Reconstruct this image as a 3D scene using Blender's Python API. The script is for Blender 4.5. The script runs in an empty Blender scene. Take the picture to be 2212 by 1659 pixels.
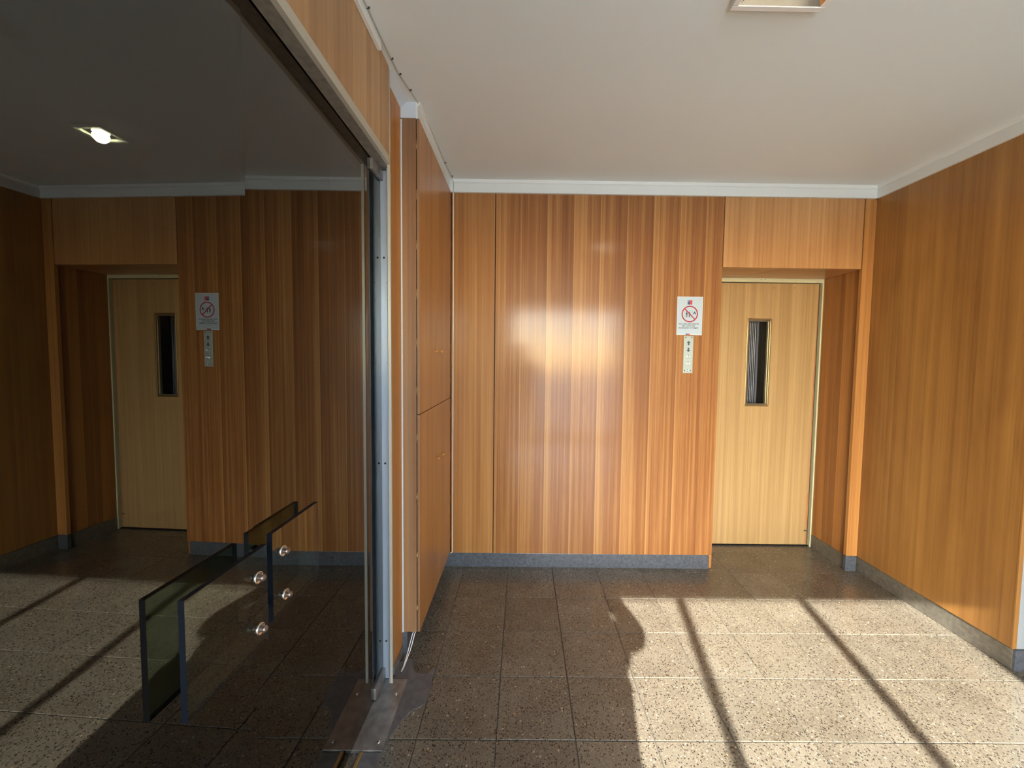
import bpy, bmesh, math, random
from mathutils import Vector, Matrix
random.seed(4)
S = bpy.context.scene
C = S.collection

# ------------------------------------------------------------------ camera
FPX, PITCH, YAW, ROLL, CX, CY, CAMH = 834.71, .0513, -.0056, .0125, 1133.95, 815.65, 1.40
W, H = 2212, 1659
r0 = Vector((math.cos(YAW), math.sin(YAW), 0))
yf = Vector((-math.sin(YAW), math.cos(YAW), 0))
zz = Vector((0, 0, 1))
fwd = math.cos(PITCH) * yf - math.sin(PITCH) * zz
up0 = math.sin(PITCH) * yf + math.cos(PITCH) * zz
rt = math.cos(ROLL) * r0 + math.sin(ROLL) * up0
up = math.cos(ROLL) * up0 - math.sin(ROLL) * r0
cam = bpy.data.cameras.new('camera')
cam.sensor_fit = 'HORIZONTAL'
cam.sensor_width = 36.0
cam.lens = FPX / W * 36.0
cam.shift_x = -(CX - W / 2) / W
cam.shift_y = (CY - H / 2) / W
cam.clip_start = .02
co = bpy.data.objects.new('camera', cam)
C.objects.link(co)
m = Matrix((rt, up, -fwd)).transposed().to_4x4()
m.translation = (0, 0, CAMH)
co.matrix_world = m
S.camera = co

# ------------------------------------------------------------------ world, sun, exposure
SUN_EL, SUN_AZ = math.atan(.556), math.atan(.178)      # light travels +y and a little +x
w = bpy.data.worlds.new('sky')
S.world = w
w.use_nodes = True
nt = w.node_tree
sky = nt.nodes.new('ShaderNodeTexSky')
sky.sky_type = 'NISHITA'
sky.sun_disc = False
sky.sun_elevation = SUN_EL
sky.sun_rotation = math.pi + SUN_AZ
sky.air_density = 1.0
sky.dust_density = .7
bg = nt.nodes['Background']
nt.links.new(sky.outputs[0], bg.inputs[0])
bg.inputs[1].default_value = 1.4

sl = bpy.data.lights.new('sun', 'SUN')
sl.energy = 18.0
sl.angle = math.radians(.55)
sl.color = (1, .95, .87)
so = bpy.data.objects.new('sun', sl)
C.objects.link(so)
d = Vector((math.sin(SUN_AZ) * math.cos(SUN_EL), math.cos(SUN_AZ) * math.cos(SUN_EL), -math.sin(SUN_EL)))
so.rotation_euler = d.to_track_quat('-Z', 'Y').to_euler()

S.view_settings.view_transform = 'Standard'
S.view_settings.look = 'None'
S.view_settings.gamma = 1
S.view_settings.use_curve_mapping = False
S.view_settings.exposure = 0.64

# ------------------------------------------------------------------ materials
def newmat(name):
    mt = bpy.data.materials.new(name)
    mt.use_nodes = True
    t = mt.node_tree
    return mt, t, t.nodes['Principled BSDF'], t.nodes, t.links

def plain(name, col, rough=.5, metal=0., spec=.5, emit=None, estr=0., bump=0., bscale=60., vary=0.):
    mt, t, p, N, L = newmat(name)
    p.inputs['Base Color'].default_value = (*col, 1)
    p.inputs['Roughness'].default_value = rough
    p.inputs['Metallic'].default_value = metal
    p.inputs['Specular IOR Level'].default_value = spec
    if emit:
        p.inputs['Emission Color'].default_value = (*emit, 1)
        p.inputs['Emission Strength'].default_value = estr
    if bump or vary:
        tc = N.new('ShaderNodeTexCoord')
        nz = N.new('ShaderNodeTexNoise')
        nz.inputs['Scale'].default_value = bscale
        nz.inputs['Detail'].default_value = 5
        L.new(tc.outputs['Object'], nz.inputs['Vector'])
        if bump:
            b = N.new('ShaderNodeBump')
            b.inputs['Strength'].default_value = bump
            b.inputs['Distance'].default_value = .004
            L.new(nz.outputs['Fac'], b.inputs['Height'])
            L.new(b.outputs[0], p.inputs['Normal'])
        if vary:
            cr = N.new('ShaderNodeValToRGB')
            cr.color_ramp.elements[0].position = .3
            cr.color_ramp.elements[1].position = .7
            cr.color_ramp.elements[0].color = (*[c * (1 - vary) for c in col], 1)
            cr.color_ramp.elements[1].color = (*[min(1, c * (1 + vary)) for c in col], 1)
            L.new(nz.outputs['Fac'], cr.inputs[0])
            L.new(cr.outputs[0], p.inputs['Base Color'])
    return mt

def wood(name, dark, mid, light, rough=.3, rand=.12, streak=1.0, leafline=0., axis='Z', spec=.5, coat=0., offs=.3, blotch=.0):
    """vertical-grained veneer; grain runs along the object's own axis"""
    mt, t, p, N, L = newmat(name)
    tc = N.new('ShaderNodeTexCoord')
    oi = N.new('ShaderNodeObjectInfo')
    mul = N.new('ShaderNodeMath'); mul.operation = 'MULTIPLY'; mul.inputs[1].default_value = offs
    L.new(oi.outputs['Random'], mul.inputs[0])
    cmb = N.new('ShaderNodeCombineXYZ')
    for i in range(3):
        L.new(mul.outputs[0], cmb.inputs[i])
    add = N.new('ShaderNodeVectorMath'); add.operation = 'ADD'
    L.new(tc.outputs['Object'], add.inputs[0]); L.new(cmb.outputs[0], add.inputs[1])
    def noise(across, along, detail, dist=0.):
        mp = N.new('ShaderNodeMapping')
        sc = {'Z': (across, across, along), 'X': (along, across, across), 'Y': (across, along, across)}[axis]
        mp.inputs['Scale'].default_value = sc
        L.new(add.outputs[0], mp.inputs['Vector'])
        n = N.new('ShaderNodeTexNoise')
        n.inputs['Scale'].default_value = 1
        n.inputs['Detail'].default_value = detail
        n.inputs['Distortion'].default_value = dist
        L.new(mp.outputs[0], n.inputs['Vector'])
        return n.outputs['Fac']
    broad = noise(14, .35, 2, .3)
    fine = noise(75, .5, 4, .2)
    pore = noise(420, 9, 3)
    def math_(op, a, b):
        n = N.new('ShaderNodeMath'); n.operation = op
        for i, v in enumerate((a, b)):
            if isinstance(v, (int, float)): n.inputs[i].default_value = v
            else: L.new(v, n.inputs[i])
        return n.outputs[0]
    f = math_('ADD', math_('MULTIPLY', broad, .5), math_('MULTIPLY', fine, .38 * streak))
    f = math_('ADD', f, math_('MULTIPLY', pore, .18))
    f = math_('ADD', f, math_('MULTIPLY', math_('SUBTRACT', oi.outputs['Random'], .5), rand))
    if blotch:
        f = math_('ADD', f, math_('MULTIPLY', math_('SUBTRACT', noise(5, 1.1, 3, .8), .5), blotch))
    if leafline:
        # the pale sapwood line that repeats on each leaf of the slip-matched veneer
        sx = N.new('ShaderNodeSeparateXYZ')
        L.new(tc.outputs['Object'], sx.inputs[0])
        dd = math_('ABSOLUTE', math_('ADD', sx.outputs[0], .080), 0)
        line = math_('MAXIMUM', math_('SUBTRACT', 1, math_('MULTIPLY', dd, 210)), 0)
        f = math_('ADD', f, math_('MULTIPLY', line, leafline))
        f = math_('SUBTRACT', f, math_('MULTIPLY', sx.outputs[0], leafline * 4.5))
        edge = math_('MAXIMUM', math_('SUBTRACT', 1, math_('MULTIPLY', math_('ABSOLUTE', math_('SUBTRACT', sx.outputs[0], .078), 0), 35)), 0)
        f = math_('SUBTRACT', f, math_('MULTIPLY', edge, leafline * .55))
    cr = N.new('ShaderNodeValToRGB')
    e = cr.color_ramp.elements
    e[0].position = .36; e[0].color = (*dark, 1)
    e[1].position = .78; e[1].color = (*light, 1)
    k = e.new(.55); k.color = (*mid, 1)
    L.new(f, cr.inputs[0])
    L.new(cr.outputs[0], p.inputs['Base Color'])
    p.inputs['Roughness'].default_value = rough
    p.inputs['Specular IOR Level'].default_value = spec
    p.inputs['Coat Weight'].default_value = coat
    p.inputs['Coat Roughness'].default_value = .13
    b = N.new('ShaderNodeBump')
    b.inputs['Strength'].default_value = .12
    b.inputs['Distance'].default_value = .002
    L.new(math_('ADD', math_('MULTIPLY', fine, .6), math_('MULTIPLY', pore, .3)), b.inputs['Height'])
    L.new(b.outputs[0], p.inputs['Normal'])
    L.new(b.outputs[0], p.inputs['Coat Normal'])
    return mt

def terrazzo(name):
    mt, t, p, N, L = newmat(name)
    tc = N.new('ShaderNodeTexCoord'); oi = N.new('ShaderNodeObjectInfo')
    cmb = N.new('ShaderNodeCombineXYZ')
    for i, k in enumerate((7., 13., 0.)):
        mm = N.new('ShaderNodeMath'); mm.operation = 'MULTIPLY'; mm.inputs[1].default_value = k
        L.new(oi.outputs['Random'], mm.inputs[0]); L.new(mm.outputs[0], cmb.inputs[i])
    add = N.new('ShaderNodeVectorMath'); add.operation = 'ADD'
    L.new(tc.outputs['Object'], add.inputs[0]); L.new(cmb.outputs[0], add.inputs[1])
    V = add.outputs[0]
    def noise(s, d):
        n = N.new('ShaderNodeTexNoise'); n.inputs['Scale'].default_value = s; n.inputs['Detail'].default_value = d
        L.new(V, n.inputs['Vector']); return n.outputs['Fac']
    def ramp(src, stops, interp='LINEAR'):
        c = N.new('ShaderNodeValToRGB'); c.color_ramp.interpolation = interp
        e = c.color_ramp.elements
        e[0].position, e[0].color = stops[0][0], (*stops[0][1], 1)
        e[1].position, e[1].color = stops[-1][0], (*stops[-1][1], 1)
        for pos, col in stops[1:-1]:
            q = e.new(pos); q.color = (*col, 1)
        L.new(src, c.inputs[0]); return c.outputs[0]
    def mix(fac, a, b, mode='MIX'):
        n = N.new('ShaderNodeMix'); n.data_type = 'RGBA'; n.blend_type = mode
        if isinstance(fac, (int, float)): n.inputs[0].default_value = fac
        else: L.new(fac, n.inputs[0])
        L.new(a, n.inputs[6]); L.new(b, n.inputs[7]); return n.outputs[2]
    def mth(op, a, b):
        n = N.new('ShaderNodeMath'); n.operation = op
        for i, v in enumerate((a, b)):
            if isinstance(v, (int, float)): n.inputs[i].default_value = v
            else: L.new(v, n.inputs[i])
        return n.outputs[0]
    base = ramp(noise(5, 4), [(.3, (.122, .106, .078)), (.7, (.176, .157, .120))])
    nv = N.new('ShaderNodeTexNoise'); nv.inputs['Scale'].default_value = 130; nv.inputs['Detail'].default_value = 1
    L.new(V, nv.inputs['Vector'])
    sb = N.new('ShaderNodeVectorMath'); sb.operation = 'SUBTRACT'; sb.inputs[1].default_value = (.5, .5, .5)
    L.new(nv.outputs['Color'], sb.inputs[0])
    sca = N.new('ShaderNodeVectorMath'); sca.operation = 'SCALE'; sca.inputs['Scale'].default_value = .007
    L.new(sb.outputs[0], sca.inputs[0])
    ad = N.new('ShaderNodeVectorMath'); ad.operation = 'ADD'
    L.new(V, ad.inputs[0]); L.new(sca.outputs[0], ad.inputs[1])
    VD = ad.outputs[0]
    # fine aggregate: every cell its own tone
    def cells(scale, thr, pick_lo, pick_hi):
        v = N.new('ShaderNodeTexVoronoi'); v.inputs['Scale'].default_value = scale
        L.new(VD, v.inputs['Vector'])
        sep = N.new('ShaderNodeSeparateColor'); L.new(v.outputs['Color'], sep.inputs[0])
        inside = mth('LESS_THAN', v.outputs['Distance'], thr)
        a = mth('GREATER_THAN', sep.outputs[0], pick_lo); b = mth('LESS_THAN', sep.outputs[0], pick_hi)
        return mth('MULTIPLY', inside, mth('MULTIPLY', a, b)), sep.outputs[1]
    f1, t1 = cells(210, .55, .0, .55)
    fine = ramp(t1, [(0., (.30, .27, .215)), (.35, (.10, .08, .055)), (.6, (.25, .21, .15)), (1., (.14, .12, .09))])
    col = mix(mth('MULTIPLY', f1, .75), base, fine)
    f2, t2 = cells(128, .37, .0, .48)
    dk = ramp(t2, [(0., (.014, .012, .010)), (.55, (.025, .021, .018)), (.75, (.07, .04, .025)), (1., (.05, .046, .04))])
    col = mix(mth('MULTIPLY', f2, .92), col, dk)
    f3, t3 = cells(90, .33, .93, 1.)
    lt = ramp(t3, [(0., (.42, .38, .30)), (1., (.34, .21, .10))])
    col = mix(f3, col, lt)
    hs = N.new('ShaderNodeHueSaturation')
    L.new(mth('ADD', .9, mth('MULTIPLY', oi.outputs['Random'], .2)), hs.inputs['Value'])
    L.new(col, hs.inputs['Color'])
    L.new(hs.outputs[0], p.inputs['Base Color'])
    rg = N.new('ShaderNodeMapRange'); rg.inputs[3].default_value = .14; rg.inputs[4].default_value = .22
    L.new(noise(9, 3), rg.inputs[0]); L.new(rg.outputs[0], p.inputs['Roughness'])
    p.inputs['Specular IOR Level'].default_value = .75
    return mt

def dark_glass(name, tint, ior=2.25):
    mt = bpy.data.materials.new(name); mt.use_nodes = True
    t = mt.node_tree; t.nodes.clear(); N, L = t.nodes, t.links
    o = N.new('ShaderNodeOutputMaterial'); fr = N.new('ShaderNodeFresnel'); fr.inputs[0].default_value = ior
    tr = N.new('ShaderNodeBsdfTransparent'); tr.inputs[0].default_value = (*tint, 1)
    gl = N.new('ShaderNodeBsdfGlossy'); gl.inputs['Roughness'].default_value = 0.0
    gl.inputs['Color'].default_value = (.97, .98, .96, 1)
    mx = N.new('ShaderNodeMixShader')
    geo = N.new('ShaderNodeNewGeometry')
    inv = N.new('ShaderNodeMath'); inv.operation = 'SUBTRACT'; inv.inputs[0].default_value = 1
    L.new(geo.outputs['Backfacing'], inv.inputs[1])
    ml = N.new('ShaderNodeMath'); ml.operation = 'MULTIPLY'
    L.new(fr.outputs[0], ml.inputs[0]); L.new(inv.outputs[0], ml.inputs[1])
    L.new(ml.outputs[0], mx.inputs[0]); L.new(tr.outputs[0], mx.inputs[1]); L.new(gl.outputs[0], mx.inputs[2])
    L.new(mx.outputs[0], o.inputs[0])
    return mt

M = {}
M['wood_back'] = wood('veneer_back_wall', (.19, .070, .019), (.30, .122, .035), (.50, .255, .085), leafline=.125, rand=.06, streak=1.25, blotch=.15, offs=.05, coat=.42, rough=.42, spec=.25)
M['wood_left_back'] = wood('veneer_narrow_panel', (.25, .102, .027), (.35, .155, .043), (.47, .24, .078), streak=1.3, coat=.3, spec=.3, rough=.42)
M['wood_right'] = wood('veneer_right_wall', (.235, .104, .026), (.34, .162, .040), (.44, .225, .058), rand=.08, streak=1.1, blotch=.5, coat=.1, rough=.4)
M['wood_header'] = wood('veneer_header', (.30, .15, .055), (.44, .245, .10), (.58, .36, .16), rand=.22, coat=.1, rough=.4)
M['wood_alcove'] = wood('veneer_alcove', (.23, .085, .02), (.36, .15, .035), (.50, .22, .06), rand=.25, coat=.1)
M['wood_post'] = wood('veneer_post', (.36, .15, .04), (.50, .24, .07), (.62, .33, .11), coat=.1)
M['wood_transom'] = wood('veneer_transom', (.34, .155, .05), (.47, .235, .085), (.60, .33, .13), rand=.14, offs=.06, coat=.1, rough=.4, streak=1.5, blotch=.25)
M['wood_soffit'] = wood('veneer_soffit', (.34, .145, .045), (.47, .22, .07), (.58, .3, .1), axis='X')
M['wood_cabinet'] = wood('veneer_cabinet_door', (.34, .145, .042), (.45, .205, .06), (.53, .26, .085), rand=.05, blotch=.3, coat=.15, rough=.38)
M['wood_cabinet_side'] = wood('veneer_cabinet_side', (.22, .11, .05), (.31, .17, .082), (.42, .255, .13), rough=.45)  # greyed: sky light on the cabinet side is put into the colour
M['wood_strip'] = wood('veneer_jamb_strip', (.40, .155, .03), (.50, .21, .045), (.58, .26, .07), rough=.45)
M['wood_lift'] = wood('veneer_lift_door', (.31, .188, .075), (.39, .245, .102), (.51, .35, .155), rand=0, rough=.42, streak=1.5)
M['terrazzo'] = terrazzo('terrazzo_tile')
M['grout'] = plain('grout', (.075, .068, .06), .9, bump=.3, bscale=200)
M['ceiling'] = plain('ceiling_paint', (.745, .79, .755), .75, bump=.06, bscale=30)
M['crown'] = plain('crown_paint', (.76, .785, .735), .45, bump=.15, bscale=25)
M['plaster'] = plain('white_plaster', (.62, .66, .68), .7, bump=.1, bscale=40)
M['shaded_white'] = plain('shaded_white_paint', (.30, .335, .36), .7, bump=.1, bscale=40)  # white wall; its bluish shade is put into the base colour
M['stone'] = plain('grey_stone_skirting', (.085, .095, .112), .3, bump=.25, bscale=60, vary=.3)
M['stone_warm'] = plain('olive_grey_stone_skirting', (.15, .137, .108), .4, bump=.25, bscale=50, vary=.25)
M['cement'] = plain('grey_cement', (.125, .12, .118), .5, bump=.5, bscale=35, vary=.25)
M['steel'] = plain('steel_threshold', (.30, .28, .26), .35, metal=.6, bump=.15, bscale=25, vary=.3)
M['alu'] = plain('sky_tinted_aluminium', (.36, .425, .51), .38, metal=.35, bump=.08, bscale=80)  # blue of the reflected sky is put into the base colour
M['bronze'] = plain('worn_bronze_channel', (.22, .20, .165), .45, metal=.3, bump=.15, bscale=50, vary=.2)
M['strip_metal'] = plain('pale_metal_strip', (.52, .49, .40), .4, metal=.3, bump=.1, bscale=90)
M['cream'] = plain('cream_steel_frame', (.60, .60, .37), .4)
M['brass'] = plain('brass', (.40, .29, .15), .36, metal=1.)
M['brass_dull'] = plain('dull_brass', (.36, .31, .20), .38, metal=.75)
M['gold'] = plain('old_brass_angle', (.55, .42, .2), .35, metal=.8)
M['chrome'] = plain('chrome', (.85, .84, .82), .12, metal=1.)
M['bolt'] = plain('worn_bolt', (.34, .28, .25), .28, metal=.9)
M['black'] = plain('black_fill', (.008, .007, .006), .8)  # backs the panel joints; stands for shade in the door slots
M['glass_door'] = dark_glass('smoked_glass', (.16, .18, .16), 1.88)
M['glass_plate'] = dark_glass('green_smoked_glass', (.66, .74, .66), 1.9)
M['glass_edge'] = plain('glass_edge', (.006, .010, .018), .25)
M['clear'] = dark_glass('clear_glass', (.96, .97, .96), 1.35)
M['cable'] = plain('white_cable', (.82, .80, .76), .5)
M['cable_grey'] = plain('painted_cable', (.48, .45, .40), .5)
M['sign'] = plain('white_sign', (.47, .575, .66), .35)
M['sign_edge'] = plain('sign_edge', (.66, .74, .78), .4)
M['red'] = plain('sign_red', (.40, .02, .045), .4)
M['blue'] = plain('sign_blue', (.04, .08, .26), .4)
M['red2'] = plain('sign_flag_red', (.55, .06, .07), .4)
M['ink'] = plain('sign_ink', (.035, .05, .07), .5)
M['greyink'] = plain('sign_grey_ink', (.25, .32, .42), .5)
M['plate'] = plain('call_plate', (.43, .505, .475), .35, metal=.25)
M['button'] = plain('steel_button', (.75, .78, .78), .2, metal=.7)
M['screw'] = plain('dark_screw', (.07, .075, .07), .4, metal=.5)
M['gate'] = plain('grey_gate_bar', (.20, .215, .27), .35, metal=.5)
M['shaft'] = plain('dark_shaft', (.012, .011, .011), .9)
M['lobby'] = plain('dim_lobby_wall', (.02, .019, .017), .9)  # near-black colours carry the lobby's darkness, ceiling and floor too
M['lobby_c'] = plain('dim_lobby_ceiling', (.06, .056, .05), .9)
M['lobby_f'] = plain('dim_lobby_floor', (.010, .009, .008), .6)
M['white_bezel'] = plain('white_bezel', (.80, .78, .72), .4)
M['tube'] = plain('lamp_tube', (1, 1, 1), .5, emit=(1., .86, .62), estr=14)
M['bulb'] = plain('lit_bulb', (1, 1, 1), .5, emit=(1., .88, .6), estr=150)
M['pavement'] = plain('pavement', (.60, .585, .55), .9, vary=.1, bscale=2)
M['mullion'] = plain('window_bronze', (.10, .09, .08), .5)
M['skin'] = plain('skin', (.48, .28, .2), .55)
M['jacket'] = plain('dark_jacket', (.03, .035, .05), .9)
M['hair'] = plain('hair', (.02, .015, .012), .7)

# ------------------------------------------------------------------ helpers
def tag(o, label=None, cat=None, group=None, kind=None):
    if label: o['label'] = label
    if cat: o['category'] = cat
    if group: o['group'] = group
    if kind: o['kind'] = kind
    return o

def empty(name, loc=(0, 0, 0), rz=0.):
    o = bpy.data.objects.new(name, None)
    o.empty_display_size = .05
    C.objects.link(o)
    o.location = loc
    o.rotation_euler = (0, 0, rz)
    return o

WORLD = {}
def wloc(o):
    return WORLD.get(o.name, Vector((0, 0, 0)))

def link(name, me, loc, mat=None, parent=None):
    """loc is a world position unless the parent is rotated (then parent space)"""
    o = bpy.data.objects.new(name, me)
    C.objects.link(o)
    if mat is not None and not me.materials:
        for x in (mat if isinstance(mat, (list, tuple)) else [mat]):
            me.materials.append(x)
    loc = Vector(loc)
    WORLD[o.name] = loc.copy()
    if parent is not None:
        o.parent = parent
        loc = loc - wloc(parent)
    o.location = loc
    return o

def thing(name, loc=(0, 0, 0), label=None, cat=None, group=None, kind=None, rz=0.):
    o = empty(name, loc, rz)
    WORLD[o.name] = Vector(loc) if not rz else Vector((0, 0, 0))
    return tag(o, label, cat, group, kind)

def bm_box(bm, x0, x1, y0, y1, z0, z1, bev=0.):
    r = bmesh.ops.create_cube(bm, size=1)
    vs = r['verts']
    for v in vs:
        v.co = Vector((x0 + (v.co.x + .5) * (x1 - x0), y0 + (v.co.y + .5) * (y1 - y0), z0 + (v.co.z + .5) * (z1 - z0)))
    if bev:
        es = list({e for v in vs for e in v.link_edges})
        bmesh.ops.bevel(bm, geom=es, offset=bev, segments=2, affect='EDGES', profile=.5)

def mesh(name, bm, smooth=False):
    me = bpy.data.meshes.new(name)
    bmesh.ops.recalc_face_normals(bm, faces=bm.faces)
    bm.to_mesh(me)
    bm.free()
    if smooth:
        for p in me.polygons: p.use_smooth = True
    return me

def box(name, x0, x1, y0, y1, z0, z1, mat, parent=None, bev=0.):
    c = Vector(((x0 + x1) / 2, (y0 + y1) / 2, (z0 + z1) / 2))
    bm = bmesh.new()
    bm_box(bm, x0 - c.x, x1 - c.x, y0 - c.y, y1 - c.y, z0 - c.z, z1 - c.z, bev)
    return link(name, mesh(name, bm), c, mat, parent)

def boxes(name, lst, mat, parent=None, bev=0., origin=None):
    xs = [a for b in lst for a in b[0:2]]; ys = [a for b in lst for a in b[2:4]]; zs = [a for b in lst for a in b[4:6]]
    c = Vector(origin) if origin else Vector(((min(xs) + max(xs)) / 2, (min(ys) + max(ys)) / 2, (min(zs) + max(zs)) / 2))
    bm = bmesh.new()
    for b in lst:
        bm_box(bm, b[0] - c.x, b[1] - c.x, b[2] - c.y, b[3] - c.y, b[4] - c.z, b[5] - c.z, bev)
    return link(name, mesh(name, bm), c, mat, parent)

def structure(o, label, cat):
    return tag(o, label, cat, kind='structure')

def lathe_bm(profile, n=24, axis='Z'):
    bm = bmesh.new()
    rings = []
    for r, h in profile:
        if r < 1e-6:
            rings.append([bm.verts.new((0, 0, h))])
        else:
            rings.append([bm.verts.new((r * math.cos(2 * math.pi * i / n), r * math.sin(2 * math.pi * i / n), h)) for i in range(n)])
    for a, b in zip(rings, rings[1:]):
        for i in range(n):
            j = (i + 1) % n
            if len(a) == 1 and len(b) == 1: continue
            if len(a) == 1: bm.faces.new((a[0], b[i], b[j]))
            elif len(b) == 1: bm.faces.new((a[i], a[j], b[0]))
            else: bm.faces.new((a[i], a[j], b[j], b[i]))
    R = {'Z': Matrix(), 'X': Matrix.Rotation(math.pi / 2, 4, 'Y'), '-Y': Matrix.Rotation(math.pi / 2, 4, 'X')}[axis]
    bmesh.ops.transform(bm, matrix=R, verts=bm.verts)
    return bm

def lathe(name, profile, loc, mat, parent=None, axis='Z', n=24):
    return link(name, mesh(name, lathe_bm(profile, n, axis), True), loc, mat, parent)

def tube(name, pts, rad, mat, parent=None, res=6):
    cu = bpy.data.curves.new(name, 'CURVE')
    cu.dimensions = '3D'; cu.bevel_depth = rad; cu.bevel_resolution = 2; cu.resolution_u = 6
    sp = cu.splines.new('POLY'); sp.points.add(len(pts) - 1)
    c = Vector(pts[0])
    for p_, q in zip(sp.points, pts):
        p_.co = (*(Vector(q) - c), 1)
    cu.use_fill_caps = True
    o = bpy.data.objects.new(name, cu); C.objects.link(o)
    cu.materials.append(mat)
    o = to_mesh_object(o)
    WORLD[o.name] = c.copy()
    if parent is not None:
        o.parent = parent; c = c - wloc(parent)
    o.location = c
    return o

def to_mesh_object(o):
    """swap a curve or text object for a mesh object of the same name"""
    bpy.context.view_layer.update()
    dg = bpy.context.evaluated_depsgraph_get()
    me = bpy.data.meshes.new_from_object(o.evaluated_get(dg))
    nm = o.name
    me.name = nm
    bpy.data.objects.remove(o)
    n = bpy.data.objects.new(nm, me)
    C.objects.link(n)
    return n

def poly_plate(name, pts, thick, normal, mat, parent=None, loc=(0, 0, 0)):
    """extruded flat polygon; pts in 3D (relative to loc), extruded by thick along normal"""
    bm = bmesh.new()
    n = Vector(normal) * thick
    a = [bm.verts.new(p) for p in pts]
    b = [bm.verts.new(Vector(p) + n) for p in pts]
    bm.faces.new(a); bm.faces.new(list(reversed(b)))
    k = len(pts)
    for i in range(k):
        bm.faces.new((a[i], b[i], b[(i + 1) % k], a[(i + 1) % k]))
    return link(name, mesh(name, bm), loc, mat, parent)

# ------------------------------------------------------------------ key dimensions
D, XR, XE, HC, HT, HB = 2.511, 2.249, 1.273, 2.514, 2.4388, .0958
XL, YC = -.4685, 1.754           # cabinet front plane, cabinet near side
YD = D + .339                    # lift door plane
XA = 2.189                       # right cheek of the alcove
XH = -.53                        # plane of the panelling above the glass doors
YW = -1.63                       # window wall behind the camera
ZW = 2.22                        # window head

# ------------------------------------------------------------------ floor of terrazzo tiles
fl = structure(box('floor', -3.2, 4.3, YW - .2, YD + .05, -.06, -.0035, M['grout']), 'hall floor of speckled beige terrazzo tiles, partly in sun', 'floor')
PX, PY = .2925, .281
tm = None
xs0, ys0 = -.375 + PX * -1, 2.19 + PY * 3
ix = 0
for i in range(-1, 14):
    for j in range(-13, 3):
        xa, xb = -.375 + PX * i, -.375 + PX * (i + 1)
        ya, yb = 2.19 + PY * j, 2.19 + PY * (j + 1)
        cx_, cy_ = (xa + xb) / 2, (ya + yb) / 2
        if cx_ < -.53 or cx_ > 4.0: continue
        g = .0030
        if tm is None or True:
            if 'tile_me' not in M:
                bm = bmesh.new()
                bm_box(bm, -PX / 2 + g / 2, PX / 2 - g / 2, -PY / 2 + g / 2, PY / 2 - g / 2, -.02, 0)
                top = [e for e in bm.edges if all(v.co.z > -.001 for v in e.verts)]
                bmesh.ops.bevel(bm, geom=top, offset=.0016, segments=1, affect='EDGES')
                me = mesh('tile', bm); me.materials.append(M['terrazzo']); M['tile_me'] = me
        link('tile', M['tile_me'], (cx_, cy_, random.uniform(-.0006, 0.)), None, fl)

# ------------------------------------------------------------------ ceiling
structure(box('ceiling', XH - .02, 4.3, YW - .2, YD + .1, HC, HC + .12, M['ceiling']), 'smooth cream painted ceiling of the hall', 'ceiling')

# ------------------------------------------------------------------ back wall
wb = structure(box('wall_back', -.80, XE - .006, D + .019, D + .12, 0, HC + .05, M['black']), 'back wall clad in slip-matched wood veneer panels', 'wall')
def panel_y(parent, x0, x1, edges, z0, z1, mat, y=D, g=.0005):
    pn = box('panel', x0, x1, y + .007, y + .018, z0, z1, mat, parent)
    for a, b in zip(edges, edges[1:]):
        box('veneer_strip', a + g / 2, b - g / 2, y, y + .0068, z0, z1, mat, pn)
    return pn
EB = [-.182, -.024, .146, .315, .484, .655, .825, .995, 1.161, XE]
panel_y(wb, -.182, XE, EB, HB + .003, HT + .01, M['wood_back'])
panel_y(wb, -.464, -.188, [-.464, -.353, -.188], HB + .003, HT + .01, M['wood_left_back'])
bb = structure(box('baseboard_back', -.55, XE - .012, D + .006, D + .03, 0, HB, M['stone'], bev=.002), 'grey stone skirting along the foot of the back wall', 'baseboard')
def crown(name, p0, p1, inward, label, zb=HT, t=.016):
    """flat fascia with a slightly wavy rounded bead where it meets the ceiling"""
    p0, p1 = Vector((*p0, 0)), Vector((*p1, 0))
    dr = (p1 - p0); L_ = dr.length; dr.normalize(); n = Vector((*inward, 0))
    bm = bmesh.new()
    K = 40
    prof = [(0, zb), (t, zb), (t, HC - .022), (t - .002, HC - .019), (t + .005, HC - .015), (t + .009, HC - .008), (t + .012, HC), (0, HC)]
    rows = []
    for k in range(K + 1):
        o = p0 + dr * (L_ * k / K)
        row = []
        for q, (a, z) in enumerate(prof):
            jt = random.uniform(-.0012, .0012) if q in (3, 4, 5) else 0
            row.append(bm.verts.new(o + n * (a + jt) + Vector((0, 0, z + jt))))
        rows.append(row)
    for a, b in zip(rows, rows[1:]):
        for q in range(len(prof)):
            r = (q + 1) % len(prof)
            bm.faces.new((a[q], a[r], b[r], b[q]))
    bm.faces.new(rows[0]); bm.faces.new(list(reversed(rows[-1])))
    return structure(link(name, mesh(name, bm), (0, 0, 0), M['crown']), label, 'crown moulding')
crown('trim_1', (-.4755, D), (XR - .001, D), (0, -1), 'white crown moulding along the top of the back wall')

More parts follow.
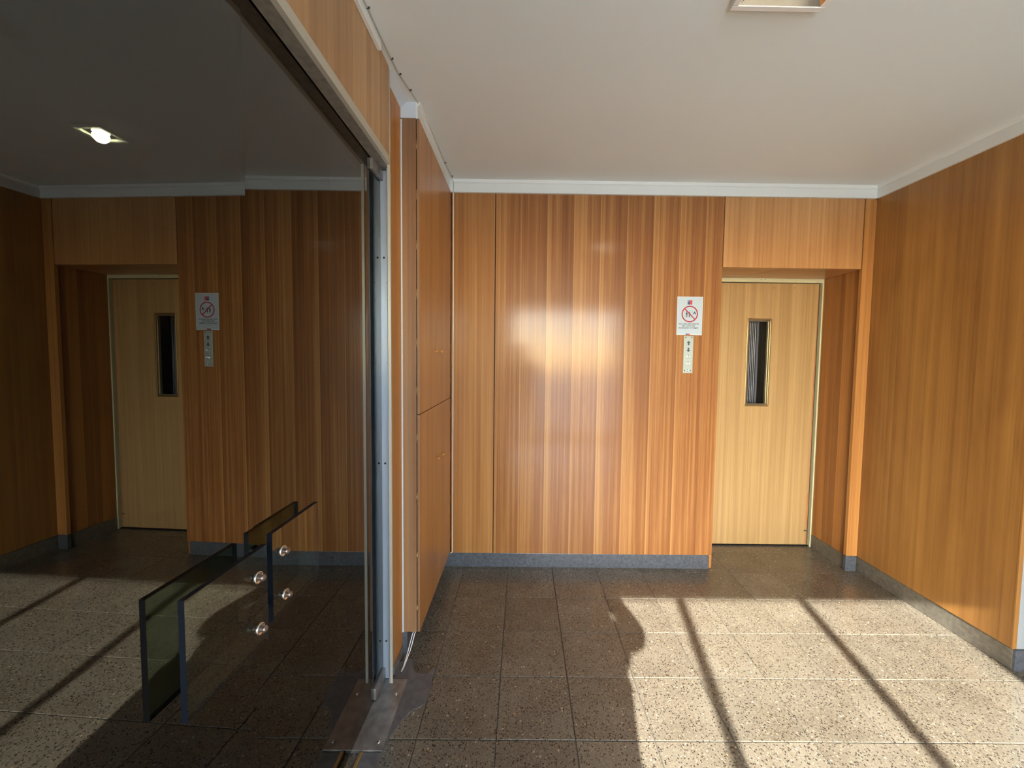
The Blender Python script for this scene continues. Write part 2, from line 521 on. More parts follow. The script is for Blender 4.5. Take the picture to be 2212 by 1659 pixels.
# ------------------------------------------------------------------ right wall and the white return wall
YR = 1.686
wr = structure(box('wall_right', XR + .019, XR + .12, YR + .012, D + .6, 0, HC + .05, M['black']), 'right wall clad in reddish brown wood veneer', 'wall')
pr = box('panel', XR + .007, XR + .018, YR + .006, D - .0015, HB + .004, HT + .01, M['wood_right'], wr)
for a, b in zip([YR + .006, 1.74, 1.908, 2.138, 2.32], [1.74, 1.908, 2.138, 2.32, D - .0015]):
    box('veneer_strip', XR, XR + .0068, a + .0002, b - .0002, HB + .004, HT + .01, M['wood_right'], pr)
box('corner_lipping', XR - .001, XR + .018, YR, YR + .0055, HB + .004, HT + .01, M['wood_right'], wr)
structure(box('baseboard_right', XR + .004, XR + .03, YR + .002, D + .02, 0, HB, M['stone_warm'], bev=.002), 'grey stone skirting along the foot of the right wall', 'baseboard')
crown('trim_2', (XR, YR - .01), (XR, D + .0), (-1, 0), 'white crown moulding along the top of the right wall')
structure(box('wall_return', XR + .0185, 4.3, YR, YR + .011, HB + .004, HC + .05, M['shaded_white']), 'white wall turning off at the right edge, shade in its colour', 'wall')
structure(box('baseboard_return', XR + .005, 4.3, YR - .008, YR + .0015, 0, HB + .002, M['stone']), 'grey stone skirting below the white wall at right', 'baseboard')
structure(box('wall_far_right', 3.4, 3.5, YW - .2, YR + .02, 0, HC + .05, M['plaster']), 'white side wall of the hall beyond the right edge', 'wall')

# ------------------------------------------------------------------ lift alcove
structure(box('wall_alcove_left', XE - .004, XE + .012, D + .02, YD + .06, .0, HC, M['wood_alcove']), 'wood cheek on the left of the lift alcove', 'wall')
wa = structure(box('wall_alcove_right', XA + .009, XR + .018, D + .022, YD + .06, 0, HC, M['black']), 'wood cheek on the right of the lift alcove', 'wall')
ea = [D + .021, 2.575, 2.646, 2.742, YD + .02]
for a, b in zip(ea, ea[1:]):
    box('veneer_strip', XA, XA + .0085, a + .0003, b - .0003, HB + .002, 1.998, M['wood_alcove'], wa)
structure(box('baseboard_alcove', XA - .002, XA + .02, D + .02, YD + .02, 0, HB, M['stone_warm'], bev=.002), 'grey stone skirting on the right side of the lift alcove', 'baseboard')
po = structure(box('trim_3', 2.177, XR - .0003, D - .001, D + .0205, HB + .008, HT + .01, M['wood_post']), 'pale wood post between lift alcove and right wall', 'trim')
structure(box('baseboard_post', 2.175, XR - .003, D - .003, D + .02, 0, HB + .006, M['stone'], bev=.002), 'short grey stone block under the pale wood post', 'baseboard')
wt = structure(box('wall_transom', XE + .003, 2.176, D + .019, YD + .06, 2.012, HC + .02, M['black']), 'veneered transom panel above the lift alcove', 'wall')
ex = [XE + .006, 1.44, 1.60, 1.765, 1.93, 2.06, 2.171]
pt = box('panel', XE + .006, 2.171, D + .008, D + .018, 1.998, HT + .01, M['wood_transom'], wt)
for a, b in zip(ex, ex[1:]):
    box('veneer_strip', a + .0002, b - .0002, D + .001, D + .0078, 1.998, HT + .01, M['wood_transom'], pt)
# soffit: two boards meeting along a skewed joint
z = 1.9985
poly_plate('soffit_board', [(XE + .005 - 1.5, D + .019 - 2.7, 0), (1.668 - 1.5, D + .019 - 2.7, 0), (1.534 - 1.5, YD - .01 - 2.7, 0), (XE + .005 - 1.5, YD - .01 - 2.7, 0)], .012, (0, 0, 1), M['wood_soffit'], wt, (1.5, 2.7, z))
poly_plate('soffit_board', [(1.671 - 1.9, D + .019 - 2.7, 0), (XA - .001 - 1.9, D + .019 - 2.7, 0), (XA - .001 - 1.9, YD - .01 - 2.7, 0), (1.537 - 1.9, YD - .01 - 2.7, 0)], .012, (0, 0, 1), M['wood_soffit'], wt, (1.9, 2.7, z))

# ------------------------------------------------------------------ lift door
ld = thing('door_3', (1.74, YD, 0), 'pale wooden lift door with a narrow vision window', 'lift door', kind='structure')
boxes('door_frame', [(1.285, 2.208, YD - .012, YD + .05, 1.972, 2.003), (2.179, 2.208, YD - .012, YD + .05, 0, 1.972), (1.285, 1.312, YD - .012, YD + .05, 0, 1.972)], M['cream'], ld)
for sx in (1.728, 1.756):
    lathe('screw', [(0, 0), (.003, 0), (.003, .0008), (0, .001)], (sx, YD - .012, 1.99), M['screw'], ld, '-Y', 10)
LX0, LX1, LZ0, LZ1 = 1.315, 2.164, .012, 1.966
wx0, wx1, wz0, wz1 = 1.647, 1.826, 1.061, 1.709
leaf = boxes('door_leaf', [(LX0, wx0, YD + .002, YD + .04, LZ0, LZ1), (wx1, LX1, YD + .002, YD + .04, LZ0, LZ1), (wx0, wx1, YD + .002, YD + .04, LZ0, wz0), (wx0, wx1, YD + .002, YD + .04, wz1, LZ1)], M['wood_lift'], ld)
rnd = random.Random(9)
# bare, chipped wood along the leading edge
bm = bmesh.new(); zc = .02
prev = None
while zc < 1.95:
    wdt = rnd.uniform(.002, .008) + (.006 if zc < .4 else 0) + (.004 if .9 < zc < 1.5 else 0)
    q = (bm.verts.new((LX1 - wdt, YD + .0012, zc)), bm.verts.new((LX1 + .0008, YD + .0012, zc)))
    if prev: bm.faces.new((prev[0], prev[1], q[1], q[0]))
    prev = q; zc += rnd.uniform(.03, .09)
link('worn_edge', mesh('worn_edge', bm), (0, 0, 0), plain('bare_red_wood', (.42, .16, .05), .7), ld)
for px_, pz_, r_ in ((1.833, 1.936, .003), (1.833, 1.925, .0025), (1.985, 1.935, .003), (2.158, .20, .006)):
    lathe('screw_hole', [(0, 0), (r_, 0), (r_, .0006), (0, .0006)], (px_, YD + .002, pz_), M['screw'], ld, '-Y', 10)
box('edge_dent', 2.140, 2.166, YD + .0008, YD + .002, .115, .123, M['screw'], ld)
box('gap_shade', LX1 + .0004, 2.1788, YD + .014, YD + .03, 0.007, 1.9715, M['black'], ld)  # added black strip stands in for shade beside the leaf
ft = .011
boxes('window_frame', [(wx0, wx1, YD - .004, YD + .03, wz0, wz0 + ft), (wx0, wx1, YD - .004, YD + .03, wz1 - ft, wz1), (wx0, wx0 + ft, YD - .004, YD + .03, wz0 + ft, wz1 - ft), (wx1 - ft, wx1, YD - .004, YD + .03, wz0 + ft, wz1 - ft)], M['brass'], ld, bev=.002)
ft2 = .020
boxes('inner_bead', [(wx0 + ft, wx1 - ft, YD + .006, YD + .028, wz0 + ft, wz0 + ft2), (wx0 + ft, wx1 - ft, YD + .006, YD + .028, wz1 - ft2, wz1 - ft), (wx0 + ft, wx0 + ft2, YD + .006, YD + .028, wz0 + ft2, wz1 - ft2), (wx1 - ft2, wx1 - ft, YD + .006, YD + .028, wz0 + ft2, wz1 - ft2)], M['brass_dull'], ld, bev=.002)
box('window_pane', wx0 + ft, wx1 - ft, YD + .029, YD + .033, wz0 + ft, wz1 - ft, M['clear'], ld)
box('threshold', 1.30, 2.19, YD - .004, YD + .06, .0002, .006, M['black'], ld)
structure(boxes('wall_shaft', [(1.2, 2.3, YD + .8, YD + .85, -.05, 2.3), (1.2, 1.25, YD + .052, YD + .8, -.05, 2.3), (2.25, 2.3, YD + .052, YD + .8, -.05, 2.3), (1.2, 2.3, YD + .052, YD + .85, 2.25, 2.3), (1.2, 2.3, YD + .052, YD + .85, -.06, -.05),
     (1.2, 1.31, YD + .051, YD + .056, 0, 2.25), (2.17, 2.3, YD + .051, YD + .056, 0, 2.25), (1.2, 2.3, YD + .051, YD + .056, 1.967, 2.3)], M['shaft']), 'dark lift shaft behind the vision window', 'lift shaft')
gt = thing('lift_gate', (1.72, YD + .10, .0), 'grey slatted gate seen through the lift door window', 'gate')
gy = YD + .10
boxes('gate_frame', [(1.600, 1.795, gy, gy + .012, 1.735, 1.75), (1.600, 1.795, gy, gy + .012, 1.03, 1.045), (1.780, 1.795, gy, gy + .014, -.04, 1.735), (1.600, 1.607, gy, gy + .012, -.04, 1.735)], M['gate'], gt)
sm = None
for k in range(13):
    x = 1.6145 + k * .0131
    if sm is None:
        bm = bmesh.new(); bm_box(bm, -.0026, .0026, -.006, .006, -.885, .885, .0018); sm = mesh('slat', bm); sm.materials.append(M['gate'])
    link('slat', sm, (x, gy + .008, .845), None, gt)

# ------------------------------------------------------------------ safety sign and call plate
sg = thing('safety_sign', (1.0735, D, 1.56), 'white sign with red prohibition ring forbidding lift use in fire', 'sign')
SX, ST = 1.0735, 1.806
box('sign_plate', .991, 1.156, D - .0028, D - .0003, 1.560, ST, M['sign_edge'], sg, bev=.0008)
box('sign_face', .994, 1.153, D - .0031, D - .0027, 1.563, ST - .003, M['sign'], sg)
YS = D - .0032
def flat(name, x0, x1, z0, z1, mat, parent, y=YS): return box(name, x0, x1, y - .0003, y, z0, z1, mat, parent)
def zpix(y): return ST - (y - 110) * .000170
def xpix(x): return SX + (x - 618) * .000170
def em(x0, x1, y0, y1):
    xm = x0 + (x1 - x0) * .45
    b = flat('emblem', xpix(x0), xpix(xm), zpix(y1), zpix(y0), M['blue'], sg)
    r = flat('emblem_red', xpix(xm), xpix(x1), zpix(y1), zpix(y0), M['red2'], sg)
    return xm
em(523, 700, 245, 408)
sc_, sz_ = xpix(560), zpix(280)
pts = []
for k in range(10):
    rr = .0034 if k % 2 == 0 else .0016
    a = math.pi / 2 + k * math.pi / 5
    pts.append((rr * math.cos(a), 0, rr * math.sin(a)))
poly_plate('emblem_star', pts, .0003, (0, -1, 0), M['sign_edge'], sg, (sc_, YS - .0004, sz_))
em(483, 650, 1503, 1553)
# ring and bar
cxr, czr = xpix(616), zpix(762)
bm = bmesh.new(); n = 56; Ro, Ri = .0530, .0455
vo = [bm.verts.new((Ro * math.cos(2 * math.pi * i / n), 0, Ro * math.sin(2 * math.pi * i / n))) for i in range(n)]
vi = [bm.verts.new((Ri * math.cos(2 * math.pi * i / n), 0, Ri * math.sin(2 * math.pi * i / n))) for i in range(n)]
for i in range(n):
    j = (i + 1) % n
    bm.faces.new((vo[i], vo[j], vi[j], vi[i]))
g = bmesh.ops.extrude_face_region(bm, geom=bm.faces[:])
bmesh.ops.translate(bm, vec=(0, -.0004, 0), verts=[v for v in g['geom'] if isinstance(v, bmesh.types.BMVert)])
link('prohibition_ring', mesh('prohibition_ring', bm), (cxr, YS, czr), M['red'], sg)
bl = .0475; bw = .0036
a = math.radians(-45)
dx, dz = math.cos(a), math.sin(a)
poly_plate('prohibition_bar', [(-bl * dx - bw * dz, 0, -bl * dz + bw * dx), (bl * dx - bw * dz, 0, bl * dz + bw * dx), (bl * dx + bw * dz, 0, bl * dz - bw * dx), (-bl * dx + bw * dz, 0, -bl * dz - bw * dx)], .0003, (0, -1, 0), M['red'], sg, (cxr, YS - .0008, czr))
# lift outline, two people, flame
L0, L1, T0, T1 = xpix(425), xpix(710), zpix(615), zpix(915)
lw = .0011
boxes('lift_pictogram', [(L0, L0 + lw, YS - .0003, YS, T1, T0), (L1 - lw, L1 + lw, YS - .0003, YS, T1 + .018, T0), (L0, L1, YS - .0003, YS, T0 - lw, T0), (L0, L1, YS - .0003, YS, T1, T1 + lw)], M['greyink'], sg)
def person_pict(px_):
    x = xpix(px_)
    bm = bmesh.new()
    bm_box(bm, x - .0052, x + .0052, YS - .0003, YS, zpix(785), zpix(712))
    bm_box(bm, x - .0042, x - .0006, YS - .0003, YS, zpix(875), zpix(790))
    bm_box(bm, x + .0006, x + .0042, YS - .0003, YS, zpix(875), zpix(790))
    bmesh.ops.create_circle(bm, cap_ends=True, segments=14, radius=.0032, matrix=Matrix.Translation((x, YS - .0003, zpix(688))) @ Matrix.Rotation(math.pi / 2, 4, 'X'))
    return link('person_pictogram', mesh('person_pictogram', bm), (0, 0, 0), M['ink'], sg)
person_pict(500); person_pict(608)
fx, fz = xpix(797), zpix(800)
fl_pts = [(-.0072, .004), (-.0078, .010), (-.0045, .016), (-.0015, .0205), (-.0012, .0265), (.0025, .021), (.0055, .0165), (.0062, .0145), (.0082, .009), (.0072, .003), (.0045, -.0005), (.0052, .004), (.0035, .008), (.0, .011), (-.0038, .0075), (-.0048, .0035), (-.004, -.0005)]
poly_plate('flame_pictogram', [(x, 0, z_) for x, z_ in fl_pts], .0003, (0, -1, 0), M['ink'], sg, (fx, YS, fz))
def text(name, s, x, z, width, mat, parent, y=YS - .0002, bold=.0, size=.0146):
    cu = bpy.data.curves.new(name, 'FONT')
    cu.body = s; cu.size = size; cu.align_x = 'CENTER'; cu.align_y = 'CENTER'; cu.extrude = .0001; cu.offset = bold; cu.resolution_u = 3
    cu.materials.append(mat)
    o = bpy.data.objects.new(name, cu); C.objects.link(o)
    o = to_mesh_object(o)
    xs = [v.co.x for v in o.data.vertices]
    k = width / (max(xs) - min(xs))
    o.data.transform(Matrix.Rotation(math.pi / 2, 4, 'X') @ Matrix.Diagonal((k, 1, 1, 1)))
    o.parent = parent
    o.location = Vector((x, y, z)) - wloc(parent)
    return o
text('sign_text', 'NO USE ASCENSOR', xpix(588), zpix(1140), .1325, M['ink'], sg, bold=.00012)
text('sign_text', 'EN CASO DE', xpix(583), zpix(1215), .0825, M['ink'], sg, bold=.00012)
text('sign_text', 'INCENDIO O SISMO', xpix(583), zpix(1295), .128, M['ink'], sg, bold=.00012)
flat('sign_small_print', xpix(420), xpix(732), zpix(1391), zpix(1371), plain('small_print', (.42, .50, .58), .5), sg)

cp = thing('call_plate', (1.0715, D, 1.315), 'narrow steel lift call plate with arrows and two buttons', 'call panel')
box('plate', 1.0405, 1.1025, D - .0045, D - .0002, 1.3145, 1.5535, M['plate'], cp, bev=.0012)
YP = D - .0046
def zc_(y): return 1.5535 - (y - 95) * .000161
def arrow(s, y0, y1):
    zc0 = (zc_(y0) + zc_(y1)) / 2; hh = abs(zc_(y0) - zc_(y1)) / 2
    pts = [(0, hh), (.0140, -.2 * hh + .002), (.0048, .12 * hh), (.0048, -hh), (-.0048, -hh), (-.0048, .12 * hh), (-.0140, -.2 * hh + .002)]
    poly_plate('arrow', [(x, 0, s * z_) for x, z_ in (pts if s > 0 else pts)], .0003, (0, -1, 0), M['ink'], cp, (1.0718, YP, zc0))
arrow(1, 288, 462); arrow(-1, 565, 740)
for yy in (910, 1195):
    bt = lathe('button_ring', [(.0118, 0), (.0118, .003), (.0095, .0042), (.0088, .002), (.0, .002)], (1.0722, YP, zc_(yy)), M['button'], cp, '-Y')
    lathe('button', [(.0078, .002), (.0078, .005), (.0065, .0062), (.0026, .0064), (.0024, .0055), (0, .0055)], (1.0722, YP, zc_(yy)), M['button'], cp, '-Y')
lathe('keyhole', [(.0078, 0), (.0078, .0018), (.006, .0025), (.005, .001), (0, .001)], (1.0712, YP, zc_(1475)), M['button'], cp, '-Y')
for sx, yy in ((1.0530, 155), (1.0915, 155), (1.0512, 1485), (1.0895, 1485)):
    lathe('screw', [(.0040, 0), (.0035, .0012), (0, .0015)], (sx, YP, zc_(yy)), M['screw'], cp, '-Y', 12)

# ------------------------------------------------------------------ left wall: cabinet
cb = thing('wall_cabinet', (-.50, 2.13, 0), 'tall wooden wall cabinet with four small-knobbed doors', 'cabinet')
CZ0, CZ1, CZS = .108, HT + .004, 1.135
box('carcass', -.5438, -.4835, YC, D + .01, CZ0, CZ1, M['wood_cabinet_side'], cb)
box('gap_shade', -.4834, -.4796, YC + .004, D - .01, CZ0 + .002, CZ1 - .002, M['black'], cb)  # black strip painted as the shade in the open slot behind the doors
box('lipping', -.4835, -.4832, YC - .0003, YC + .004, CZ0, CZ1, M['wood_cabinet_side'], cb)
ym = 2.128
for (ya, yb, za, zb, ky, kz) in ((YC, ym - .001, CZS + .002, CZ1, 2.060, 1.428), (ym + .001, D - .004, CZS + .002, CZ1, 2.178, 1.430), (YC, ym - .001, CZ0, CZS - .002, 2.097, .843), (ym + .001, D - .004, CZ0, CZS - .002, 2.221, .834)):
    dr = box('door', -.4795, XL, ya, yb, za, zb, M['wood_cabinet'], cb, bev=.0008)
    dr.data.materials.append(M['wood_cabinet_side'])
    for p in dr.data.polygons:
        if p.normal.y < -.5: p.material_index = 1
    lathe('knob', [(.0045, 0), (.004, .006), (.0085, .011), (.0095, .016), (.006, .020), (0, .021)], (XL, ky, kz), M['wood_cabinet'], dr, 'X', 16)
for hz in (2.334, 2.117, 1.897, 1.680, 1.462, 1.246, 1.023, .747, .470, .215):
    lathe('hinge', [(0, -.021), (.0028, -.021), (.0028, .021), (0, .021)], (-.4815, YC + .001, hz), M['brass'], cb, 'Z', 10)
    lathe('hinge', [(0, -.021), (.0028, -.021), (.0028, .021), (0, .021)], (-.4700, D - .0015, hz), M['brass'], cb, 'Z', 10)
structure(box('baseboard_left', -.60, -.527, YC - .002, D + .01, 0, .1075, M['stone'], bev=.002), 'grey stone plinth under the wall cabinet', 'baseboard')
crown('trim_4', (-.484, YC + .003), (-.484, D - .001), (1, 0), 'white crown moulding above the wall cabinet', HT + .005, .008)
structure(box('trim_5', -.556, -.484, YC + .001, D, HT + .006, HC, M['plaster']), 'white painted filler box above the wall cabinet', 'trim')

# left wall mass, wood strip and panelling above the glass doors
wl = structure(box('wall_left', -.80, -.5605, 1.6245, D + .02, 0, HC + .05, M['plaster']), 'left wall beside the glass doors with a narrow wood strip', 'wall')
box('wood_strip', -.560, -.550, 1.6255, 1.752, .046, 2.508, M['wood_strip'], wl)
box('skirting_strip', -.560, -.545, 1.6255, 1.7515, .0036, .042, M['steel'], wl)
box('plaster_edge', -.560, -.5440, 1.7525, 1.7538, .042, HT, M['plaster'], wl)
hd = structure(boxes('wall_left_header', [(-.70, XH - .0105, YW - .1, 1.556, 2.176, HC + .05), (-.70, -.557, 1.556, 1.6235, 2.176, HC + .05)], M['plaster']), 'wood-panelled header above the dark glass doors', 'wall')
eh = [1.550 - .001, 1.453, 1.340, 1.228, 1.110, .989]
while eh[-1] > YW: eh.append(eh[-1] - .1175)
for a, b in zip(eh, eh[1:]):
    box('veneer_strip', XH - .010, XH, b + .0003, a - .0003, 2.175, HC - .001, M['wood_header'], hd)
bm_ = structure(box('trim_6', XH, XH + .016, YW, 1.428, 2.478, HC, M['crown'], bev=.003), 'thin white crown moulding above the wood header', 'crown moulding')
poly_plate('trim_7', [(0, 0, 0), (.0, 0, .028), (.030, 0, .028)], .192, (0, 1, 0), M['plaster'], None, (-.551, 1.559, HC - .0285))
structure(bpy.data.objects['trim_7'], 'white sloping plaster fillet above the narrow wood strip', 'trim')

# metal door frame
df = thing('trim_8', (-.56, 1.56, 0), 'metal frame around the dark glass doors', 'door frame', kind='structure')
box('head_strip', XH - .012, XH + .002, YW, 1.549, 2.145, 2.1745, M['strip_metal'], df)
boxes('head_channel', [(-.5815, XH - .0125, YW, 1.599, 2.145, 2.1755), (-.68, -.632, YW, 1.599, 2.145, 2.1755), (-.632, -.5815, YW, 1.599, 2.165, 2.1755)], M['bronze'], df)
box('corner_strip', XH - .009, XH + .002, 1.5505, 1.556, .034, 2.505, M['strip_metal'], df)
jm = poly_plate('jamb', [(-.10, 0, 0), (.0275, 0, 0), (.0295, -.0275, 0), (.0310, -.0275, 0), (.0310, .0225, 0), (-.10, .0225, 0)], 2.1445 - .0128, (0, 0, 1), M['alu'], df, (-.58, 1.6005, .0128))
for hz in (1.80, .951, .18):
    lathe('screw_hole', [(0, 0), (.0042, 0), (.0042, .0006), (0, .0006)], (-.5715, 1.5998, hz), M['black'], df, '-Y', 12)
for hz in (1.63, 1.70, 1.37):
    lathe('screw_hole', [(0, 0), (.0016, 0), (.0016, .0006), (0, .0006)], (-.560, 1.5998, hz), M['black'], df, '-Y', 8)

# ------------------------------------------------------------------ glass doors (local frames: +x towards the hall, +y away from the camera)
def leaf_door(name, x0, th, ya, yb, label):
    t = empty(name, (x0, .8, 0), -th)
    WORLD[t.name] = Vector((0, 0, 0))
    tag(t, label, 'glass door', kind='structure')
    bm = bmesh.new()
    bm_box(bm, -.010, 0, ya - .8, yb - .8, .016, 2.158)
    me = mesh('glass_pane', bm)
    me.materials.append(M['glass_door']); me.materials.append(M['glass_edge'])
    for p in me.polygons:
        if abs(p.normal.x) < .5: p.material_index = 1
    o = link('glass_pane', me, (0, 0, 0), None, t)
    return t
def pull_plate(t, ya, yb, z0, z1, off, bolts):
    bm = bmesh.new()
    bm_box(bm, off - .0055, off + .0055, ya - .8, yb - .8, z0, z1)
    me = mesh('pull_plate', bm)
    me.materials.append(M['glass_plate']); me.materials.append(M['glass_edge'])
    for p in me.polygons:
        if abs(p.normal.x) < .5: p.material_index = 1
    pl = link('pull_plate', me, (0, 0, 0), None, t)
    pl['label'] = 'square smoked glass pull plate'
    for by, bz in bolts:
        lathe('bolt_washer', [(.0125, 0), (.0125, .0018), (.0112, .003), (.0100, .0030), (.0098, .0022), (.0, .0022)], (off + .0056, by - .8, bz), M['chrome'], pl, 'X', 24)
        lathe('bolt_cap', [(.0060, .0022), (.0060, .007), (.0068, .008), (.0068, .0115), (.0045, .0145), (0, .0155)], (off + .0056, by - .8, bz), M['bolt'], pl, 'X', 20)
        lathe('spacer', [(0, 0), (.012, 0), (.012, off - .0065), (0, off - .0065)], (.0004, by - .8, bz), M['glass_edge'], pl, 'X', 16)
d1 = leaf_door('door_1', -.5845, 0., .8285, 1.599, 'dark smoked glass door leaf nearest the metal jamb')
pull_plate(d1, .840, 1.033, .800, 1.003, .0275, ((.877, .946), (.884, .838)))
d2 = leaf_door('door_2', -.585, math.radians(2.0), -.02, .8277, 'dark smoked glass door leaf at left, slightly ajar')
pull_plate(d2, .620, .815, .782, .993, .033, ((.788, .935), (.790, .823)))
box('patch_fitting', -.014, .011, 1.495 - .8, 1.598 - .8, 2.104, 2.144, M['steel'], d1, bev=.001)
box('patch_fitting', -.016, .010, 1.49 - .8, 1.598 - .8, .016, .062, M['steel'], d1, bev=.001)

# threshold
tp = tag(box('threshold_plate', -.600, -.480, 1.295, 1.597, .0003, .012, M['steel'], bev=.001), 'worn steel floor plate with two screws below the glass door', 'threshold plate')
for sx, sy in ((-.506, 1.524), (-.503, 1.326)):
    lathe('screw', [(.0065, 0), (.006, .0014), (0, .0016)], (sx, sy, .012), M['chrome'], tp, 'Z', 14)
structure(box('trim_9', -.545, -.480, YW, 1.2925, .0003, .007, M['cement'], bev=.001), 'grey cement strip in line with the threshold plate', 'threshold')
tag(box('threshold_angle', -.558, -.5455, YW, 1.2925, .0003, .012, M['gold'], bev=.0015), 'old brass angle edging the cement threshold strip', 'threshold edge')
cpts = [(-.5445, 1.5985), (-.5445, 1.70), (-.534, 1.718), (-.494, 1.718), (-.475, 1.66), (-.456, 1.640), (-.414, 1.637), (-.393, 1.650), (-.385, 1.678), (-.374, 1.650), (-.376, 1.606), (-.371, 1.564), (-.373, 1.522), (-.378, 1.49), (-.392, 1.475), (-.414, 1.467), (-.432, 1.447), (-.447, 1.425), (-.454, 1.402), (-.463, 1.377), (-.472, 1.352), (-.476, 1.328), (-.4795, 1.297), (-.4795, 1.5985)]
structure(poly_plate('trim_10', [(x + .43, y - 1.55, 0) for x, y in cpts], .0035, (0, 0, 1), M['cement'], None, (-.43, 1.55, .0001)), 'irregular grey cement patch in the tiles beside the threshold', 'floor patch')

# ------------------------------------------------------------------ cables
cc = tag(tube('ceiling_cable', [(-.511, YW, HC - .003), (-.511, .6, HC - .004), (-.511, 1.30, HC - .004), (-.506, 1.506, HC - .004), (-.503, 1.578, HC - .004), (-.486, 1.68, HC - .004), (-.470, 1.78, HC - .004), (-.464, 2.0, HC - .004), (-.462, 2.277, HC - .004), (-.452, 2.44, HC - .006), (-.449, D - .022, HC - .02), (-.450, D - .020, HC - .05), (-.451, D - .0185, HT - .0005)], .0024, M['cable_grey']), 'thin clipped cable along the ceiling edge at left', 'cable')
for i, (x, y) in enumerate(((-.511, 1.296), (-.506, 1.506), (-.501, 1.585), (-.4865, 1.675), (-.462, 2.277), (-.452, 2.44))):
    c = boxes('clip', [(x - .0035, x + .008, y - .0012, y + .0012, HC - .0074, HC - .0002)], M['screw'], cc, bev=.0006)
pts = [(-.451, D - .0185, HT - .001)]
pts += [(-.4525 + random.uniform(-.0006, .0006), D - .0035, HT - .02 - (HT - .14) * k / 14) for k in range(15)]
pts += [(-.4535, D - .0035, .112), (-.458, D - .005, .102), (-.466, D - .008, .1)]
tag(tube('corner_cable', pts, .0023, M['cable']), 'white cable running down the corner beside the cabinet', 'cable')
for k, dx in enumerate((0., .010)):
    p0 = [(-.500 + dx, YC + .03, .104), (-.503 + dx, YC - .004, .098), (-.508 + dx, YC - .02, .07), (-.513 + dx * .9, YC - .035, .045), (-.518 + dx * .5, YC - .06, .02), (-.521 + dx * .3, 1.672 - .01 * k, .0065), (-.5215, 1.645, .0068)]
    tag(tube('floor_cable', p0, .0022, M['cable']), ['white cable looping from under the cabinet, left of the pair', 'white cable looping from under the cabinet, right of the pair'][k], 'cable', 'cables under the cabinet')

# ------------------------------------------------------------------ ceiling light of the hall
cl = thing('ceiling_light', (.775, 1.115, HC), 'rectangular ceiling light with white bezel and chrome reflector', 'ceiling light')
fx0, fx1, fy0, fy1 = .632, .922, .972, 1.262
boxes('bezel', [(fx0, fx1, fy1 - .018, fy1, HC - .024, HC - .0004), (fx0, fx1, fy0, fy0 + .018, HC - .024, HC - .0004), (fx0, fx0 + .018, fy0 + .018, fy1 - .018, HC - .024, HC - .0004), (fx1 - .018, fx1, fy0 + .018, fy1 - .018, HC - .024, HC - .0004)], M['white_bezel'], cl, bev=.002)
bm = bmesh.new()
o_ = [(fx0 + .018, fy0 + .018), (fx1 - .018, fy0 + .018), (fx1 - .018, fy1 - .018), (fx0 + .018, fy1 - .018)]
i_ = [(fx0 + .06, fy0 + .06), (fx1 - .06, fy0 + .06), (fx1 - .06, fy1 - .06), (fx0 + .06, fy1 - .06)]
va = [bm.verts.new((x, y, HC - .022)) for x, y in o_]; vb = [bm.verts.new((x, y, HC - .002)) for x, y in i_]
for k in range(4): bm.faces.new((va[k], va[(k + 1) % 4], vb[(k + 1) % 4], vb[k]))
bm.faces.new(vb)
link('reflector', mesh('reflector', bm), (0, 0, 0), M['chrome'], cl)
tb = lathe('lamp_tube', [(0, -.09), (.008, -.09), (.008, .09), (0, .09)], (.777, 1.117, HC - .016), M['tube'], cl, 'X', 12)

# ------------------------------------------------------------------ dim lobby beyond the glass doors
structure(boxes('wall_lobby', [(-3.3, -3.2, YW - .2, 4.0, 0, 2.6), (-3.3, -.80, 3.9, 4.0, 0, 2.6), (-3.3, -.7, YW - .3, YW - .2, 0, 2.6)], M['lobby']), 'lobby walls darkened in colour beyond the dark glass doors', 'wall')
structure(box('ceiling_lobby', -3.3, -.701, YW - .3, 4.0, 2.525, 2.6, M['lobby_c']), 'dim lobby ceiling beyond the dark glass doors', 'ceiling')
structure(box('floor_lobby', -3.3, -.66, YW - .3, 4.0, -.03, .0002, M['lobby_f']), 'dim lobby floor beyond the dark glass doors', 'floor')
for k, (x, y) in enumerate(((-2.18, 2.055), (-2.93, 2.02))):
    lt = thing('downlight', (x, y, 2.525), ['lit lobby downlight glimpsed through the left glass door', 'lobby downlight glowing past the left edge of the picture'][k], 'ceiling light', 'downlights of the dim lobby')
    boxes('bezel', [(x - .072, x + .072, y - .072, y - .056, 2.513, 2.5249), (x - .072, x + .072, y + .056, y + .072, 2.513, 2.5249), (x - .072, x - .056, y - .056, y + .056, 2.513, 2.5249), (x + .056, x + .072, y - .056, y + .056, 2.513, 2.5249)], M['white_bezel'], lt, bev=.002)
    box('reflector', x - .056, x + .056, y - .056, y + .056, 2.519, 2.5249, M['chrome'], lt)
    lathe('bulb', [(.0, -.006), (.026, -.006), (.034, -.015), (.030, -.032), (.018, -.045), (0, -.050)], (x, y, 2.525), M['bulb'], lt, 'Z', 20)

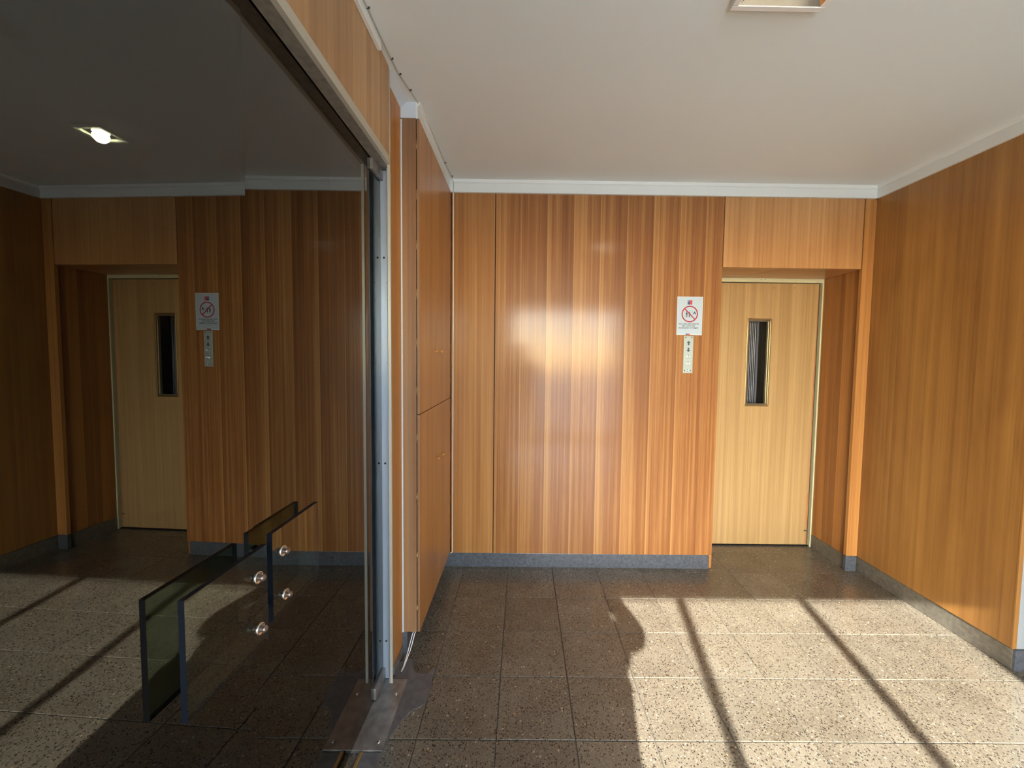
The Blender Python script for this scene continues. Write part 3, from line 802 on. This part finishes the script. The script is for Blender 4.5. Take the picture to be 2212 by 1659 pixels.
# ------------------------------------------------------------------ window wall behind the camera, street outside
XW0, XW1 = -.17, 1.635
structure(boxes('wall_front', [(-.70, XW0, YW - .12, YW, 0, HC + .05), (XW1, 4.3, YW - .12, YW, 0, HC + .05), (XW0, XW1, YW - .12, YW, ZW, HC + .05)], M['plaster']), 'street front wall with glazing, behind the viewer', 'wall')
w1 = thing('window_1', (.85, YW, 0), 'tall glazed front behind the viewer', 'window', kind='structure')
for xm in (.245, .96):
    box('mullion', xm - .022, xm + .022, YW - .09, YW - .03, 0, ZW, M['mullion'], w1)
boxes('window_frame', [(XW0, XW1, YW - .09, YW - .03, ZW - .012, ZW), (XW0, XW1, YW - .09, YW - .03, 0, .06)], M['mullion'], w1)
structure(box('ground', -30, 30, -40, YW - .2, -.12, -.06, M['pavement']), 'sunlit pavement outside the front window', 'pavement')

# ------------------------------------------------------------------ the photographer behind the camera, whose shadow lies on the floor
def skin_figure(name, nodes, edges, mat, parent):
    me = bpy.data.meshes.new(name)
    me.from_pydata([n[0] for n in nodes], edges, [])
    o = link(name, me, (0, 0, 0), mat, parent)
    sk = o.modifiers.new('skin', 'SKIN')
    for v, nd in zip(me.skin_vertices[0].data, nodes):
        v.radius = nd[1] if isinstance(nd[1], tuple) else (nd[1], nd[1])
    me.skin_vertices[0].data[0].use_root = True
    o.modifiers.new('sub', 'SUBSURF').levels = 2
    o.modifiers['sub'].render_levels = 2
    for p in me.polygons: p.use_smooth = True
    return o
PXc, PYc = -.03, -.42
ph = thing('photographer', (PXc, PYc, 0), 'person in a dark jacket holding a phone, behind the viewer', 'person')
nodes = [((PXc, PYc, .96), .15), ((PXc, PYc, 1.10), .15), ((PXc, PYc, 1.24), .14), ((PXc, PYc + .01, 1.335), .07), ((PXc, PYc + .03, 1.40), .058), ((PXc, PYc + .05, 1.475), .085), ((PXc, PYc + .04, 1.55), .07),
         ((PXc + .15, PYc, 1.30), .062), ((PXc + .265, -.17, 1.155), .055), ((PXc + .13, -.085, 1.33), .040), ((.035, -.06, 1.375), .030),
         ((PXc - .15, PYc, 1.30), .062), ((PXc - .27, -.17, 1.155), .055), ((PXc - .10, -.085, 1.33), .040), ((-.05, -.06, 1.375), .030),
         ((PXc + .10, PYc, .90), .10), ((PXc + .11, PYc + .02, .50), .062), ((PXc + .12, PYc - .01, .10), .045), ((PXc + .14, PYc + .14, .045), .04),
         ((PXc - .10, PYc, .90), .10), ((PXc - .11, PYc + .02, .50), .062), ((PXc - .12, PYc - .01, .10), .045), ((PXc - .14, PYc + .14, .045), .04),
         ((PXc + .15, PYc, 1.04), .13), ((PXc - .115, PYc, 1.06), .125)]
edges = [(0, 1), (1, 2), (2, 3), (3, 4), (4, 5), (5, 6), (2, 7), (7, 8), (8, 9), (9, 10), (2, 11), (11, 12), (12, 13), (13, 14), (0, 15), (15, 16), (16, 17), (17, 18), (0, 19), (19, 20), (20, 21), (21, 22), (1, 23), (1, 24)]
skin_figure('body', nodes, edges, M['jacket'], ph)
lathe('hair', [(.0, .09), (.06, .075), (.092, .03), (.096, -.03), (.088, -.06)], (PXc, PYc + .035, 1.515), M['hair'], ph, 'Z', 20)
